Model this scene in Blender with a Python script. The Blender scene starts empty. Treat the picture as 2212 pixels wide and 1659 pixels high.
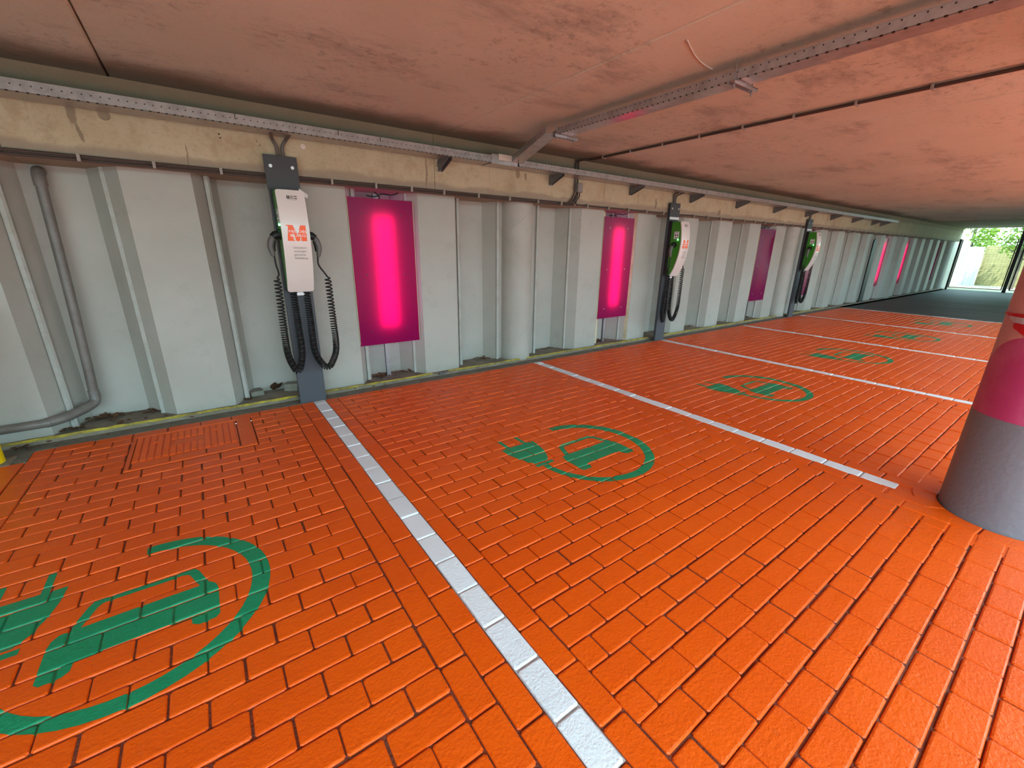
import bpy, bmesh, math, random
import numpy as np
from mathutils import Vector, Matrix

random.seed(7)
rng = np.random.default_rng(5)
S = bpy.context.scene
COL = S.collection

# ------------------------------------------------------------------ camera
F, YAW, PITCH, ROLL = 909.29, .6246, .3112, .0137
fw = Vector((math.sin(YAW)*math.cos(PITCH), math.cos(YAW)*math.cos(PITCH), -math.sin(PITCH)))
rt = Vector((math.cos(YAW), -math.sin(YAW), 0))
up = rt.cross(fw)
r2 = rt*math.cos(ROLL) + up*math.sin(ROLL)
u2 = -rt*math.sin(ROLL) + up*math.cos(ROLL)
cam = bpy.data.objects.new('camera', bpy.data.cameras.new('camera'))
COL.objects.link(cam)
M = Matrix((r2, u2, -fw)).transposed().to_4x4()
M.translation = Vector((0, -4.0965, 1.3904))
cam.matrix_world = M
cam.data.sensor_width = 36
cam.data.lens = F/2212*36
cam.data.clip_start = .02
cam.data.clip_end = 500
S.camera = cam

# ------------------------------------------------------------------ view, world, sun
S.view_settings.view_transform = 'Standard'
S.view_settings.look = 'None'
S.view_settings.gamma = 1
S.view_settings.use_curve_mapping = False
S.view_settings.exposure = 2.1
S.cycles.use_denoising = True
S.cycles.max_bounces = 12
S.cycles.diffuse_bounces = 8
S.cycles.glossy_bounces = 5
S.cycles.transparent_max_bounces = 16
S.cycles.sample_clamp_indirect = 6
W = bpy.data.worlds.new('sky'); S.world = W; W.use_nodes = True
wn = W.node_tree.nodes; wl = W.node_tree.links
sk = wn.new('ShaderNodeTexSky'); sk.sky_type = 'NISHITA'; sk.sun_disc = False
sk.sun_elevation = math.radians(50); sk.sun_rotation = math.radians(200)
wm = wn.new('ShaderNodeMix'); wm.data_type = 'RGBA'; wm.inputs['Factor'].default_value = .8
wl.new(sk.outputs[0], wm.inputs['A']); wm.inputs['B'].default_value = (2.15, 3.6, 4.0, 1)      # thin bright cloud over the blue
wl.new(wm.outputs['Result'], wn['Background'].inputs[0])
wn['Background'].inputs[1].default_value = .55
SLAB_Y = -6.2      # where the deck over the parking ends and daylight comes in
sun = bpy.data.objects.new('sun', bpy.data.lights.new('sun', 'SUN')); COL.objects.link(sun)
sun.data.energy = 3; sun.data.angle = math.radians(.6); sun.data.color = (.86, 1, .95)
sun.rotation_euler = Vector((.45, .45, -1.0)).to_track_quat('-Z', 'Y').to_euler()
def portal(name, loc, direction, sx, sy):
    l = bpy.data.lights.new(name, 'AREA'); l.shape = 'RECTANGLE'; l.size = sx; l.size_y = sy
    l.cycles.is_portal = True
    o = bpy.data.objects.new(name, l); COL.objects.link(o); o.location = loc
    o.rotation_euler = Vector(direction).to_track_quat('-Z', 'Z').to_euler()
portal('daylight_opening_front', (10, SLAB_Y, 1.25), (0, 1, 0), 34, 2.6)
portal('daylight_opening_end', (25.8, -4, 1.25), (-1, 0, 0), 8.6, 2.6)

# ------------------------------------------------------------------ materials
def mat(name, col, rough=.6, metal=0, spec=.5, noise=None, bump=None, emit=None, coat=0):
    """noise=(scale, amount, colour2); bump=(scale, strength)"""
    m = bpy.data.materials.new(name); m.use_nodes = True
    n = m.node_tree.nodes; l = m.node_tree.links; b = n['Principled BSDF']
    b.inputs['Base Color'].default_value = (*col, 1)
    b.inputs['Roughness'].default_value = rough
    b.inputs['Metallic'].default_value = metal
    b.inputs['Specular IOR Level'].default_value = spec
    if coat: b.inputs['Coat Weight'].default_value = coat; b.inputs['Coat Roughness'].default_value = .12
    tc = None
    if noise or bump:
        tc = n.new('ShaderNodeTexCoord')
    if noise:
        t = n.new('ShaderNodeTexNoise'); t.inputs['Scale'].default_value = noise[0]; t.inputs['Detail'].default_value = 6
        t.inputs['Roughness'].default_value = .65
        l.new(tc.outputs['Object'], t.inputs['Vector'])
        r = n.new('ShaderNodeValToRGB'); r.color_ramp.elements[0].position = .35; r.color_ramp.elements[1].position = .7
        r.color_ramp.elements[0].color = (0, 0, 0, 1); r.color_ramp.elements[1].color = (noise[1],)*3+(1,)
        l.new(t.outputs['Fac'], r.inputs[0])
        x = n.new('ShaderNodeMix'); x.data_type = 'RGBA'
        x.inputs['A'].default_value = (*col, 1); x.inputs['B'].default_value = (*noise[2], 1)
        l.new(r.outputs[0], x.inputs['Factor']); l.new(x.outputs['Result'], b.inputs['Base Color'])
    if bump:
        t2 = n.new('ShaderNodeTexNoise'); t2.inputs['Scale'].default_value = bump[0]; t2.inputs['Detail'].default_value = 4
        l.new(tc.outputs['Object'], t2.inputs['Vector'])
        bp = n.new('ShaderNodeBump'); bp.inputs['Strength'].default_value = bump[1]; bp.inputs['Distance'].default_value = .01
        l.new(t2.outputs['Fac'], bp.inputs['Height']); l.new(bp.outputs[0], b.inputs['Normal'])
    if emit:
        b.inputs['Emission Color'].default_value = (*emit[0], 1); b.inputs['Emission Strength'].default_value = emit[1]
    return m

class NT:
    """tiny node helper for the few larger materials"""
    def __init__(s, name):
        s.m = bpy.data.materials.new(name); s.m.use_nodes = True
        s.n = s.m.node_tree.nodes; s.l = s.m.node_tree.links; s.b = s.n['Principled BSDF']
        s.tc = s.n.new('ShaderNodeTexCoord')
        s.sep = s.n.new('ShaderNodeSeparateXYZ'); s.l.new(s.tc.outputs['Object'], s.sep.inputs[0])
    def put(s, inp, v):
        if isinstance(v, (int, float)): inp.default_value = v
        elif isinstance(v, tuple): inp.default_value = (*v, 1) if len(v) == 3 else v
        else: s.l.new(v, inp)
    def math(s, op, a, b=0.0, c=None):
        x = s.n.new('ShaderNodeMath'); x.operation = op; s.put(x.inputs[0], a); s.put(x.inputs[1], b)
        if c is not None: s.put(x.inputs[2], c)
        return x.outputs[0]
    def noise(s, scale, detail=5, vec=None, stretch=None, rough=.6, out='Fac'):
        t = s.n.new('ShaderNodeTexNoise'); t.inputs['Scale'].default_value = scale; t.inputs['Detail'].default_value = detail
        t.inputs['Roughness'].default_value = rough
        v = vec or s.tc.outputs['Object']
        if stretch:
            mp = s.n.new('ShaderNodeMapping'); mp.inputs['Scale'].default_value = stretch; s.l.new(v, mp.inputs[0]); v = mp.outputs[0]
        s.l.new(v, t.inputs['Vector']); return t.outputs[out]
    def ramp(s, v, a, b):
        x = s.n.new('ShaderNodeMapRange'); x.interpolation_type = 'SMOOTHSTEP'
        s.put(x.inputs['Value'], v); x.inputs['From Min'].default_value = a; x.inputs['From Max'].default_value = b
        return x.outputs[0]
    def mix(s, f, a, b, blend='MIX'):
        x = s.n.new('ShaderNodeMix'); x.data_type = 'RGBA'; x.blend_type = blend
        s.put(x.inputs['Factor'], f); s.put(x.inputs['A'], a); s.put(x.inputs['B'], b); return x.outputs['Result']
    def bump(s, h, strength, dist=.01):
        x = s.n.new('ShaderNodeBump'); x.inputs['Strength'].default_value = strength; x.inputs['Distance'].default_value = dist
        s.put(x.inputs['Height'], h); s.l.new(x.outputs[0], s.b.inputs['Normal'])
    def base(s, c): s.put(s.b.inputs['Base Color'], c)
    def set(s, **k):
        for a, v in k.items(): s.put(s.b.inputs[a.replace('_', ' ')], v)

def brick_paint(name, col, col2, rough=.42, wear=True):
    t = NT(name)
    big = t.ramp(t.noise(1.3, 3), .35, .7)
    c = t.mix(big, col, col2)
    if wear:
        w = t.ramp(t.noise(9, 6), .66, .8)
        c = t.mix(t.math('MULTIPLY', w, .35), c, (.22, .075, .02))
    t.base(c); rr = t.math('MULTIPLY_ADD', t.noise(14, 3), .25, rough-.12)
    t.set(Roughness=rr); t.b.inputs['Specular IOR Level'].default_value = .34
    t.bump(t.math('ADD', t.noise(90, 3), t.math('MULTIPLY', t.noise(24, 2), .8)), .55, .005)
    return t.m
M_ORANGE = brick_paint('orange_traffic_paint', (.67, .078, .0006), (.71, .090, .0008))
M_JOINT = mat('painted_joint', (.20, .035, .008), .8, noise=(30, .8, (.06, .03, .02)), bump=(120, .6))
M_WHITE = brick_paint('white_road_paint', (.70, .73, .74), (.64, .68, .69), .5, wear=False)
M_WJOINT = mat('white_paint_joint', (.45, .46, .46), .8, noise=(40, .6, (.2, .19, .17)))
M_GREEN = brick_paint('green_road_paint', (.006, .21, .085), (.008, .24, .10), .45, wear=False)

t = NT('dark_asphalt_paving')
t.base(t.mix(t.ramp(t.noise(1.4, 5, stretch=(2.2, .25, 1)), .35, .65), (.034, .034, .029), (.075, .074, .064)))
t.set(Roughness=.62); t.bump(t.noise(60, 4), .5, .01); M_ASPH = t.m

t = NT('concrete_deck')            # underside of the deck: rough precast planks with grime
g = t.mix(t.ramp(t.noise(.8, 4), .35, .7), (.475, .475, .375), (.53, .53, .43))
g = t.mix(t.math('MULTIPLY', t.ramp(t.noise(1.6, 9, stretch=(.6, 1.3, 1), rough=.75), .50, .66), .75), g, (.27, .265, .225))
g = t.mix(t.math('MULTIPLY', t.math('MULTIPLY', t.ramp(t.noise(14, 8, rough=.8), .52, .62), t.ramp(t.noise(.9, 3), .45, .6)), .5), g, (.17, .155, .12))
g = t.mix(t.math('MULTIPLY', t.ramp(t.noise(45, 3), .5, .75), .3), g, (.36, .34, .32))
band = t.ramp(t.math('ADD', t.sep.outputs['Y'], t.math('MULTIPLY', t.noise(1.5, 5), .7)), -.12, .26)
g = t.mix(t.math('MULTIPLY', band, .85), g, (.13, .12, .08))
px = t.math('PINGPONG', t.math('ADD', t.sep.outputs['X'], .29), 1.2435)
t.base(g); t.set(Roughness=.88)
t.bump(t.math('ADD', t.noise(120, 4), t.math('MULTIPLY', t.noise(8, 4), 2.)), .35, .006); M_CEIL = t.m

t = NT('cast_concrete_beam')
g = t.mix(t.ramp(t.noise(1.7, 5), .35, .65), (.41, .345, .215), (.46, .40, .265))
g = t.mix(t.math('MULTIPLY', t.ramp(t.noise(6, 9, rough=.75), .47, .70), .55), g, (.30, .215, .115))
g = t.mix(t.math('MULTIPLY', t.ramp(t.noise(38, 5, rough=.7), .5, .72), .35), g, (.24, .18, .11))
g = t.mix(t.math('MULTIPLY', t.ramp(t.noise(1.1, 5, stretch=(1, 1, .3)), .58, .7), .5), g, (.26, .20, .12))
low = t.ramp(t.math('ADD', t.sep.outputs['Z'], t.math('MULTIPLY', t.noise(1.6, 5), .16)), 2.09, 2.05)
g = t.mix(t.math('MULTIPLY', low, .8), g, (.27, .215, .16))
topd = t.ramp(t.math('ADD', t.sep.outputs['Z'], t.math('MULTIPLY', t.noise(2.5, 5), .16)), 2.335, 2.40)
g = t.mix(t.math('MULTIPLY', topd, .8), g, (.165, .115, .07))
for (xs_, zs_, w_, h_) in ((-.50, 2.17, .026, .06), (-.485, 2.07, .012, .06), (.06, 1.99, .006, .09), (1.93, 2.09, .010, .16), (3.03, 2.17, .030, .045), (3.14, 2.16, .018, .04), (4.42, 2.10, .006, .14), (5.5, 2.03, .02, .08), (7.2, 2.0, .05, .05)):
    ex = t.math('POWER', t.math('DIVIDE', t.math('SUBTRACT', t.math('ADD', t.sep.outputs['X'], t.math('MULTIPLY', t.noise(9, 5), .06)), xs_+.03), w_), 2.)
    ez = t.math('POWER', t.math('DIVIDE', t.math('SUBTRACT', t.sep.outputs['Z'], zs_), h_), 2.)
    g = t.mix(t.math('MULTIPLY', t.ramp(t.math('ADD', ex, ez), 1.2, .5), .75), g, (.17, .13, .085))
vert = t.ramp(t.noise(3.2, 4, stretch=(3.2, 1, .35)), .66, .74)
g = t.mix(t.math('MULTIPLY', vert, .3), g, (.24, .175, .10))
far_green_light = t.ramp(t.sep.outputs['X'], 12, 19)  # green light from the foliage, tinted into the colour towards the far end
g = t.mix(t.math('MULTIPLY', far_green_light, .5), g, (.36, .38, .24))
t.base(g); t.set(Roughness=.85)
t.bump(t.math('ADD', t.noise(80, 4), t.math('MULTIPLY', t.noise(6, 5), 2.5)), .4, .008); M_BEAM = t.m

t = NT('grey_sheet_pile_paint')
g = t.mix(t.ramp(t.noise(1.1, 4), .3, .7), (.345, .337, .288), (.395, .388, .338))
g = t.mix(t.math('MULTIPLY', t.ramp(t.noise(4, 8, rough=.7), .52, .72), .4), g, (.28, .275, .235))
st = t.ramp(t.noise(6, 3, stretch=(2.2, 2.2, .16)), .66, .78)
g = t.mix(t.math('MULTIPLY', st, .25), g, (.25, .245, .20))
dirt = t.ramp(t.math('ADD', t.sep.outputs['Z'], t.math('MULTIPLY', t.noise(5, 5), .2)), .22, .10)
g = t.mix(t.math('MULTIPLY', dirt, .5), g, (.26, .27, .22))
sp = t.ramp(t.noise(26, 2), .77, .80)
g = t.mix(sp, g, (.12, .10, .07))
t.base(g); t.set(Roughness=.55); t.bump(t.noise(70, 3), .3, .005); M_PILE = t.m
M_LOCK = mat('sheet_pile_clutch_paint', (.39, .40, .36), .5, noise=(9, .6, (.27, .27, .21)), bump=(60, .3))
M_CREAM = mat('old_cream_paint', (.62, .57, .36), .6, noise=(6, .9, (.42, .36, .20)), bump=(50, .4))
M_KERB = mat('dirty_kerb_concrete', (.24, .205, .15), .9, noise=(7, .9, (.12, .098, .068)), bump=(70, .9))
M_GUT = mat('dirty_gutter_concrete', (.17, .165, .125), .9, noise=(9, .9, (.095, .08, .058)), bump=(90, .9))
M_YEL = mat('yellow_line_paint', (.50, .40, .035), .6, noise=(11, 1, (.12, .09, .04)), bump=(70, .8))
M_YPOST = mat('yellow_post_paint', (.85, .56, .0), .4)
M_STONE = mat('grey_stone', (.24, .235, .19), .9, noise=(20, .8, (.14, .14, .10)), bump=(60, .8))
M_LEAF = mat('dry_leaf', (.12, .055, .022), .8, noise=(30, .8, (.05, .028, .014)))
M_PIPE = mat('grey_plastic_pipe', (.17, .155, .135), .42, noise=(12, .7, (.10, .085, .07)))
M_GALV = mat('galvanised_steel', (.42, .43, .44), .38, metal=.85, noise=(35, .8, (.28, .29, .30)))
M_DGALV = mat('dark_galvanised_bracket', (.20, .21, .22), .5, metal=.6, noise=(30, .6, (.12, .12, .13)))
M_CLIP = mat('pale_conduit_clip', (.27, .245, .21), .6)
M_COND = mat('brown_grey_conduit', (.05, .034, .028), .5)
M_CABLE = mat('black_cable', (.009, .0085, .008), .5, spec=.35)
M_GCABLE = mat('grey_supply_cable', (.10, .09, .075), .6)
M_ANTH = mat('anthracite_powder_coat', (.048, .056, .066), .5, noise=(4, .4, (.06, .07, .08)))
M_BLACK = mat('black_plastic', (.010, .010, .010), .45, spec=.35)
M_GREY = mat('grey_grip_plastic', (.11, .105, .098), .5)
M_COVER = mat('white_gloss_cover', (.64, .60, .555), .28, coat=.3)
M_GRN = mat('green_housing', (.035, .24, .012), .38)
M_STICK = mat('white_sticker', (.72, .72, .72), .5)
M_LOGO = mat('orange_logo_print', (.85, .10, .004), .4)
M_PRINT = mat('dark_grey_print', (.07, .065, .065), .5)
M_LWHITE = mat('white_print', (.85, .82, .78), .4)
M_LED = mat('green_status_light', (.1, .6, .25), .4, emit=((.12, 1, .35), 3.0))
M_BOLT = mat('zinc_bolt', (.62, .62, .60), .3, metal=.7)
M_JBOX = mat('grey_junction_box', (.20, .185, .17), .5)
M_LABEL = mat('pale_tray_label', (.56, .53, .46), .6)
M_CGREY = mat('slate_grey_column_paint', (.15, .16, .18), .48, noise=(2.2, .6, (.18, .19, .21)), bump=(40, .3))
M_REDT = mat('red_barrier_tape', (.75, .012, .02), .35)
M_WHT = mat('white_barrier_tape', (.72, .66, .66), .35)
M_GATE = mat('dark_gate_steel', (.03, .03, .032), .5, metal=.3)

def tray_mat():
    t = NT('perforated_tray_steel')
    c = t.mix(t.ramp(t.noise(14, 4), .35, .7), (.40, .40, .39), (.30, .30, .29))
    # perforations: a row of small round holes every 5 cm in the tray's own length coordinate
    f = t.math('PINGPONG', t.sep.outputs['X'], .021)
    d = t.math('SQRT', t.math('ADD', t.math('POWER', t.math('SUBTRACT', f, .021), 2.), t.math('POWER', t.math('SUBTRACT', t.sep.outputs['Z'], .038), 2.)))
    hole = t.math('LESS_THAN', d, .0038)
    f2 = t.math('LESS_THAN', f, .006)
    lo = t.math('MULTIPLY', f2, t.math('LESS_THAN', t.sep.outputs['Z'], .005))
    lo = t.math('MULTIPLY', lo, t.math('LESS_THAN', t.math('ABSOLUTE', t.sep.outputs['Y']), .012))
    hh = t.math('MAXIMUM', hole, lo)
    t.base(t.mix(hh, c, (.012, .011, .010))); t.set(Metallic=t.math('SUBTRACT', .5, t.math('MULTIPLY', hh, .5)), Roughness=.28)
    return t.m
M_TRAY = tray_mat()

def acrylic(name):
    t = NT(name); n, l = t.n, t.l
    t.base((.21, .001, .085)); t.set(Roughness=.25); t.b.inputs['Specular IOR Level'].default_value = .2
    tr = n.new('ShaderNodeBsdfTranslucent'); tr.inputs[0].default_value = (.85, .002, .17, 1)
    mx = n.new('ShaderNodeMixShader'); mx.inputs[0].default_value = .42
    l.new(t.b.outputs[0], mx.inputs[1]); l.new(tr.outputs[0], mx.inputs[2])
    l.new(mx.outputs[0], n['Material Output'].inputs[0])
    return t.m
M_ACR = acrylic('magenta_acrylic')
def clearm():
    m = bpy.data.materials.new('clear_acrylic_back'); m.use_nodes = True; n = m.node_tree.nodes; l = m.node_tree.links
    tr = n.new('ShaderNodeBsdfTransparent'); tr.inputs[0].default_value = (1, .75, .9, 1)
    gl = n.new('ShaderNodeBsdfGlossy'); gl.inputs['Roughness'].default_value = .2
    mx = n.new('ShaderNodeMixShader'); mx.inputs[0].default_value = .05
    l.new(tr.outputs[0], mx.inputs[1]); l.new(gl.outputs[0], mx.inputs[2]); l.new(mx.outputs[0], n['Material Output'].inputs[0]); return m
M_ACRB = clearm()
M_TUBE = mat('lamp_diffuser', (.9, .9, .9), .5, emit=((1, .12, .66), 1.2))
M_TUBEOFF = mat('lamp_diffuser_off', (.75, .74, .74), .5)
M_HOUS = mat('lamp_housing', (.5, .5, .48), .5)

t = NT('pink_and_magenta_column_paint')
# a big magenta disc painted on a pale pink ground; angle round the column as the across coordinate
ang = t.math('ARCTAN2', t.sep.outputs['Y'], t.math('MULTIPLY', t.sep.outputs['X'], -1.))
across = t.math('MULTIPLY', ang, .25)
edge = t.math('SUBTRACT', 1.01, t.math('MULTIPLY', t.math('POWER', t.math('MAXIMUM', t.math('SUBTRACT', t.math('ABSOLUTE', across), .12), 0.), 2.), 3.05))
mg = t.math('LESS_THAN', t.sep.outputs['Z'], edge)
pk = t.mix(t.ramp(t.noise(4, 5), .4, .7), (.56, .27, .24), (.50, .22, .20))
pk = t.mix(t.math('MULTIPLY', t.ramp(t.noise(11, 5), .62, .75), .5), pk, (.28, .12, .09))
mgc = t.mix(t.ramp(t.noise(6, 5), .4, .7), (.42, .035, .13), (.47, .075, .17))
t.base(t.mix(mg, pk, mgc)); t.set(Roughness=.5); t.bump(t.noise(50, 3), .25, .004); M_CPINK = t.m

# ------------------------------------------------------------------ object helpers
def obj(name, bm, m, parent=None, smooth=False, loc=None):
    me = bpy.data.meshes.new(name)
    bmesh.ops.recalc_face_normals(bm, faces=bm.faces)
    bm.to_mesh(me); bm.free()
    for x in (m if isinstance(m, (list, tuple)) else [m]): me.materials.append(x)
    if smooth:
        me.polygons.foreach_set('use_smooth', [True]*len(me.polygons))
        try: me.set_sharp_from_angle(angle=math.radians(38))
        except Exception: pass
    o = bpy.data.objects.new(name, me); COL.objects.link(o)
    if parent: o.parent = parent
    if loc: o.location = loc
    return o
def tag(o, label, cat, group=None, kind=None):
    o['label'] = label; o['category'] = cat
    if group: o['group'] = group
    if kind: o['kind'] = kind
    return o
def struct(o, label=None):
    o['kind'] = 'structure'
    if label: o['label'] = label
    return o
def thing(name, label, cat, loc=(0, 0, 0), rz=0, group=None):
    o = bpy.data.objects.new(name, None); COL.objects.link(o); o.location = loc; o.rotation_euler = (0, 0, rz)
    o.empty_display_size = .1
    return tag(o, label, cat, group)
def copy_tree(o, parent=None):
    c = o.copy(); COL.objects.link(c); c.parent = parent
    for ch in list(o.children): copy_tree(ch, c)
    return c
def box(bm, x0, x1, y0, y1, z0, z1, bev=0, mi=0):
    v = bmesh.ops.create_cube(bm, size=1)['verts']
    for p in v:
        p.co = Vector((x0+(p.co.x+.5)*(x1-x0), y0+(p.co.y+.5)*(y1-y0), z0+(p.co.z+.5)*(z1-z0)))
    fs = set(f for p in v for f in p.link_faces)
    for f in fs: f.material_index = mi
    if bev:
        es = set(e for p in v for e in p.link_edges)
        bmesh.ops.bevel(bm, geom=list(es), offset=bev, segments=2, profile=.5, affect='EDGES')
    return v
def tube(bm, pts, r, seg=10, mi=0, cap=True):
    pts = [Vector(p) for p in pts]; rs = r if isinstance(r, (list, tuple)) else [r]*len(pts)
    d0 = (pts[1]-pts[0]).normalized(); nrm = d0.orthogonal().normalized()
    prev = d0; rings = []
    for i, p in enumerate(pts):
        d = (pts[min(i+1, len(pts)-1)]-pts[max(i-1, 0)]).normalized()
        q = prev.rotation_difference(d); nrm = (q @ nrm).normalized(); nrm = (nrm-d*nrm.dot(d)).normalized(); prev = d
        b = d.cross(nrm)
        rings.append([bm.verts.new(p+(nrm*math.cos(a)+b*math.sin(a))*rs[i]) for a in [2*math.pi*k/seg for k in range(seg)]])
    for a, b in zip(rings, rings[1:]):
        for k in range(seg):
            f = bm.faces.new((a[k], a[(k+1) % seg], b[(k+1) % seg], b[k])); f.material_index = mi
    if cap:
        for R in (rings[0][::-1], rings[-1]):
            f = bm.faces.new(R); f.material_index = mi
def smoothpath(pts, n=8):
    P = [Vector(p) for p in pts]; out = []
    for i in range(len(P)-1):
        a, b, c, d = P[max(i-1, 0)], P[i], P[i+1], P[min(i+2, len(P)-1)]
        for k in range(n):
            t = k/n
            out.append(.5*((2*b)+(c-a)*t+(2*a-5*b+4*c-d)*t*t+(3*b-3*c+d-a)*t**3))
    out.append(P[-1]); return out
def prism(bm, poly, axis, a, b, mi=0):
    """poly: 2D points; axis 'x': poly is (y,z) ; 'y': (x,z); 'z': (x,y)"""
    def P(p, t):
        return {'x': (t, p[0], p[1]), 'y': (p[0], t, p[1]), 'z': (p[0], p[1], t)}[axis]
    A = [bm.verts.new(P(p, a)) for p in poly]; B = [bm.verts.new(P(p, b)) for p in poly]
    n = len(poly); fs = [bm.faces.new(A), bm.faces.new(B[::-1])]
    for i in range(n): fs.append(bm.faces.new((A[i], B[i], B[(i+1) % n], A[(i+1) % n])))
    for f in fs: f.material_index = mi
    return fs
def cyl(bm, c, r, h, axis='z', seg=24, mi=0):
    d = {'x': (1, 0, 0), 'y': (0, 1, 0), 'z': (0, 0, 1)}[axis]
    tube(bm, [Vector(c), Vector(c)+Vector(d)*h], r, seg, mi)

# ------------------------------------------------------------------ paved floor
X0L, BW = .706, 2.631
LX = [X0L+BW*k for k in range(6)]
PL, PW = .2102, .1055
LINE_END = -3.63
COLX, COLY, COLR = 3.43, -4.05, .25
def brick(vs, fsl, x0, y0, x1, y1, zt=None, jit=True, z0=-.03, bev=.0055):
    gap = .0031
    x0 += gap; x1 -= gap; y0 += gap; y1 -= gap
    if jit:
        j = rng.normal(0, .0013, 4); x0 += j[0]; x1 += j[1]; y0 += j[2]; y1 += j[3]
    z = rng.normal(0, .0011) if zt is None else zt
    tx, ty = (rng.normal(0, .006), rng.normal(0, .009)) if jit else (0, 0)
    cx, cy = (x0+x1)/2, (y0+y1)/2; b = len(vs)
    def ring(ins, cr, zz):
        for sx, sy in ((1, 1), (-1, 1), (-1, -1), (1, -1)):
            X = x1-ins if sx > 0 else x0+ins; Y = y1-ins if sy > 0 else y0+ins
            q = ((X, Y-sy*cr), (X-sx*cr, Y)) if sx*sy > 0 else ((X-sx*cr, Y), (X, Y-sy*cr))
            for (a, c) in q: vs.append((a, c, zz+(a-cx)*tx+(c-cy)*ty))
    ring(0, .006, z0); ring(0, .006, z-.0055); ring(bev*.4, .006, z-.0016); ring(bev*1.25, .0055, z)
    for r in range(3):
        for k in range(8):
            fsl.append((b+r*8+k, b+r*8+(k+1) % 8, b+r*8+8+(k+1) % 8, b+r*8+8+k))
    fsl.append(tuple(b+24+k for k in range(8)))
orange, whites = [], {k: [] for k in range(6)}
def near_col(x, y): return math.hypot(x-COLX, y-COLY) < COLR+.125
YB = -8.2
def in_manhole(x0, x1, y): return -.735 < y < -.10 and x1 > -.625 and x0 < .135
def field(xa, xb, ytop, ybot, jshift=0):
    j = int(round((-.004-ytop)/PW)); y = ytop
    n = 0
    while y-PW > ybot-1e-6:
        y1, y0 = y, y-PW
        odd = (n+jshift) % 2
        xs = [xa]
        if odd: xs.append(xa+PL/2)
        while xs[-1]+PL < xb-.03: xs.append(xs[-1]+PL)
        if xb-xs[-1] > .03: xs.append(xb)
        for a, b in zip(xs, xs[1:]):
            yc = (y0+y1)/2
            if in_manhole(a, b, yc):
                if a < -.625 and b > -.60 and -.625-a > .04: orange.append((a, y0, -.625, y1))
                if b > .135 and a < .12 and b-.135 > .04: orange.append((.135, y0, b, y1))
                continue
            orange.append((a, y0, b, y1))
        y = y0; n += 1
def column_of(xa, xb, ytop, ybot, dest, off=0, whitek=None):
    y = ytop+off
    while y > ybot:
        y1 = min(y, ytop); y0 = y-PL*.993
        if y1-y0 > .02:
            if whitek is not None and y1 > LINE_END+.03:
                y0 = max(y0, LINE_END); whites[whitek].append((xa, y0, xb, y1))
            else: dest.append((xa, y0, xb, y1))
        y = y0
YT = -.004
field(-1.05, LX[0]-.265, YT, YB)
for k in range(5): field(LX[k]+.159, LX[k+1]-.265, YT, YB, k)
for k, xl in enumerate(LX):
    column_of(xl-.265, xl-.159, YT, YB, orange, .06)
    column_of(xl-.159, xl-.053, YT, YB, orange, .16)
    column_of(xl-.053, xl+.053, YT, YB, orange, .11, k)
    if k < 5: column_of(xl+.053, xl+.159, YT, YB, orange, .02)
column_of(-1.16, -1.05, -.008, YB, orange, .05)
field(-3.26, -1.16, -.95, YB)
orange += [(-1.62, -.95, -1.16, -.19), (-2.08, -.95, -1.62, -.19), (-2.6, -.95, -2.08, -.19)]
orange = [q for q in orange if not near_col((q[0]+q[2])/2, (q[1]+q[3])/2) and q[3]-q[1] > .015]

vs, fs = [], []
for q in orange: brick(vs, fs, *q)
nb = len(fs)
# wedge stones cut round the column
R0, R1 = COLR+.006, COLR+.118
for k in range(9):
    a0 = k*2*math.pi/9+.25; a1 = a0+2*math.pi/9-.02; b = len(vs); m_ = 7; z = rng.normal(0, .001)
    for zz, ins in ((-.03, 0), (z-.004, 0), (z, .005)):
        for i in range(m_):
            a = a0+ins/.3+(a1-a0-2*ins/.3)*i/(m_-1); vs.append((COLX+(R0+ins)*math.cos(a), COLY+(R0+ins)*math.sin(a), zz))
        for i in range(m_):
            a = a1-ins/.3-(a1-a0-2*ins/.3)*i/(m_-1); vs.append((COLX+(R1-ins)*math.cos(a), COLY+(R1-ins)*math.sin(a), zz))
    n = 2*m_
    for r in range(2):
        for i in range(n): fs.append((b+r*n+i, b+r*n+(i+1) % n, b+(r+1)*n+(i+1) % n, b+(r+1)*n+i))
    fs.append(tuple(b+2*n+i for i in range(n)))
b = len(vs)      # bedding slab under the cut stones
for r_, z_ in ((COLR+.1, -.0035), (COLR+.26, -.0035)):
    for i in range(48): vs.append((COLX+r_*math.cos(i*math.pi/24), COLY+r_*math.sin(i*math.pi/24), z_))
for i in range(48): fs.append((b+i, b+(i+1) % 48, b+48+(i+1) % 48, b+48+i))
nb = len(fs)
ZJ = -.0075
def uquad(x0, y0, x1, y1, z=ZJ):
    b = len(vs); vs.extend([(x0, y0, z), (x1, y0, z), (x1, y1, z), (x0, y1, z)]); fs.append((b, b+1, b+2, b+3))
uquad(-3.3, -8.2, LX[5]+.053, -.195); uquad(-1.16, -.19, LX[5]+.053, .0)
me = bpy.data.meshes.new('floor'); me.from_pydata(vs, [], fs); me.materials.append(M_ORANGE); me.materials.append(M_JOINT)
me.polygons.foreach_set('material_index', [0]*nb+[1]*(len(fs)-nb)); me.update()
floor = bpy.data.objects.new('floor', me); COL.objects.link(floor); struct(floor)
FV = np.array(vs); 

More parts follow.
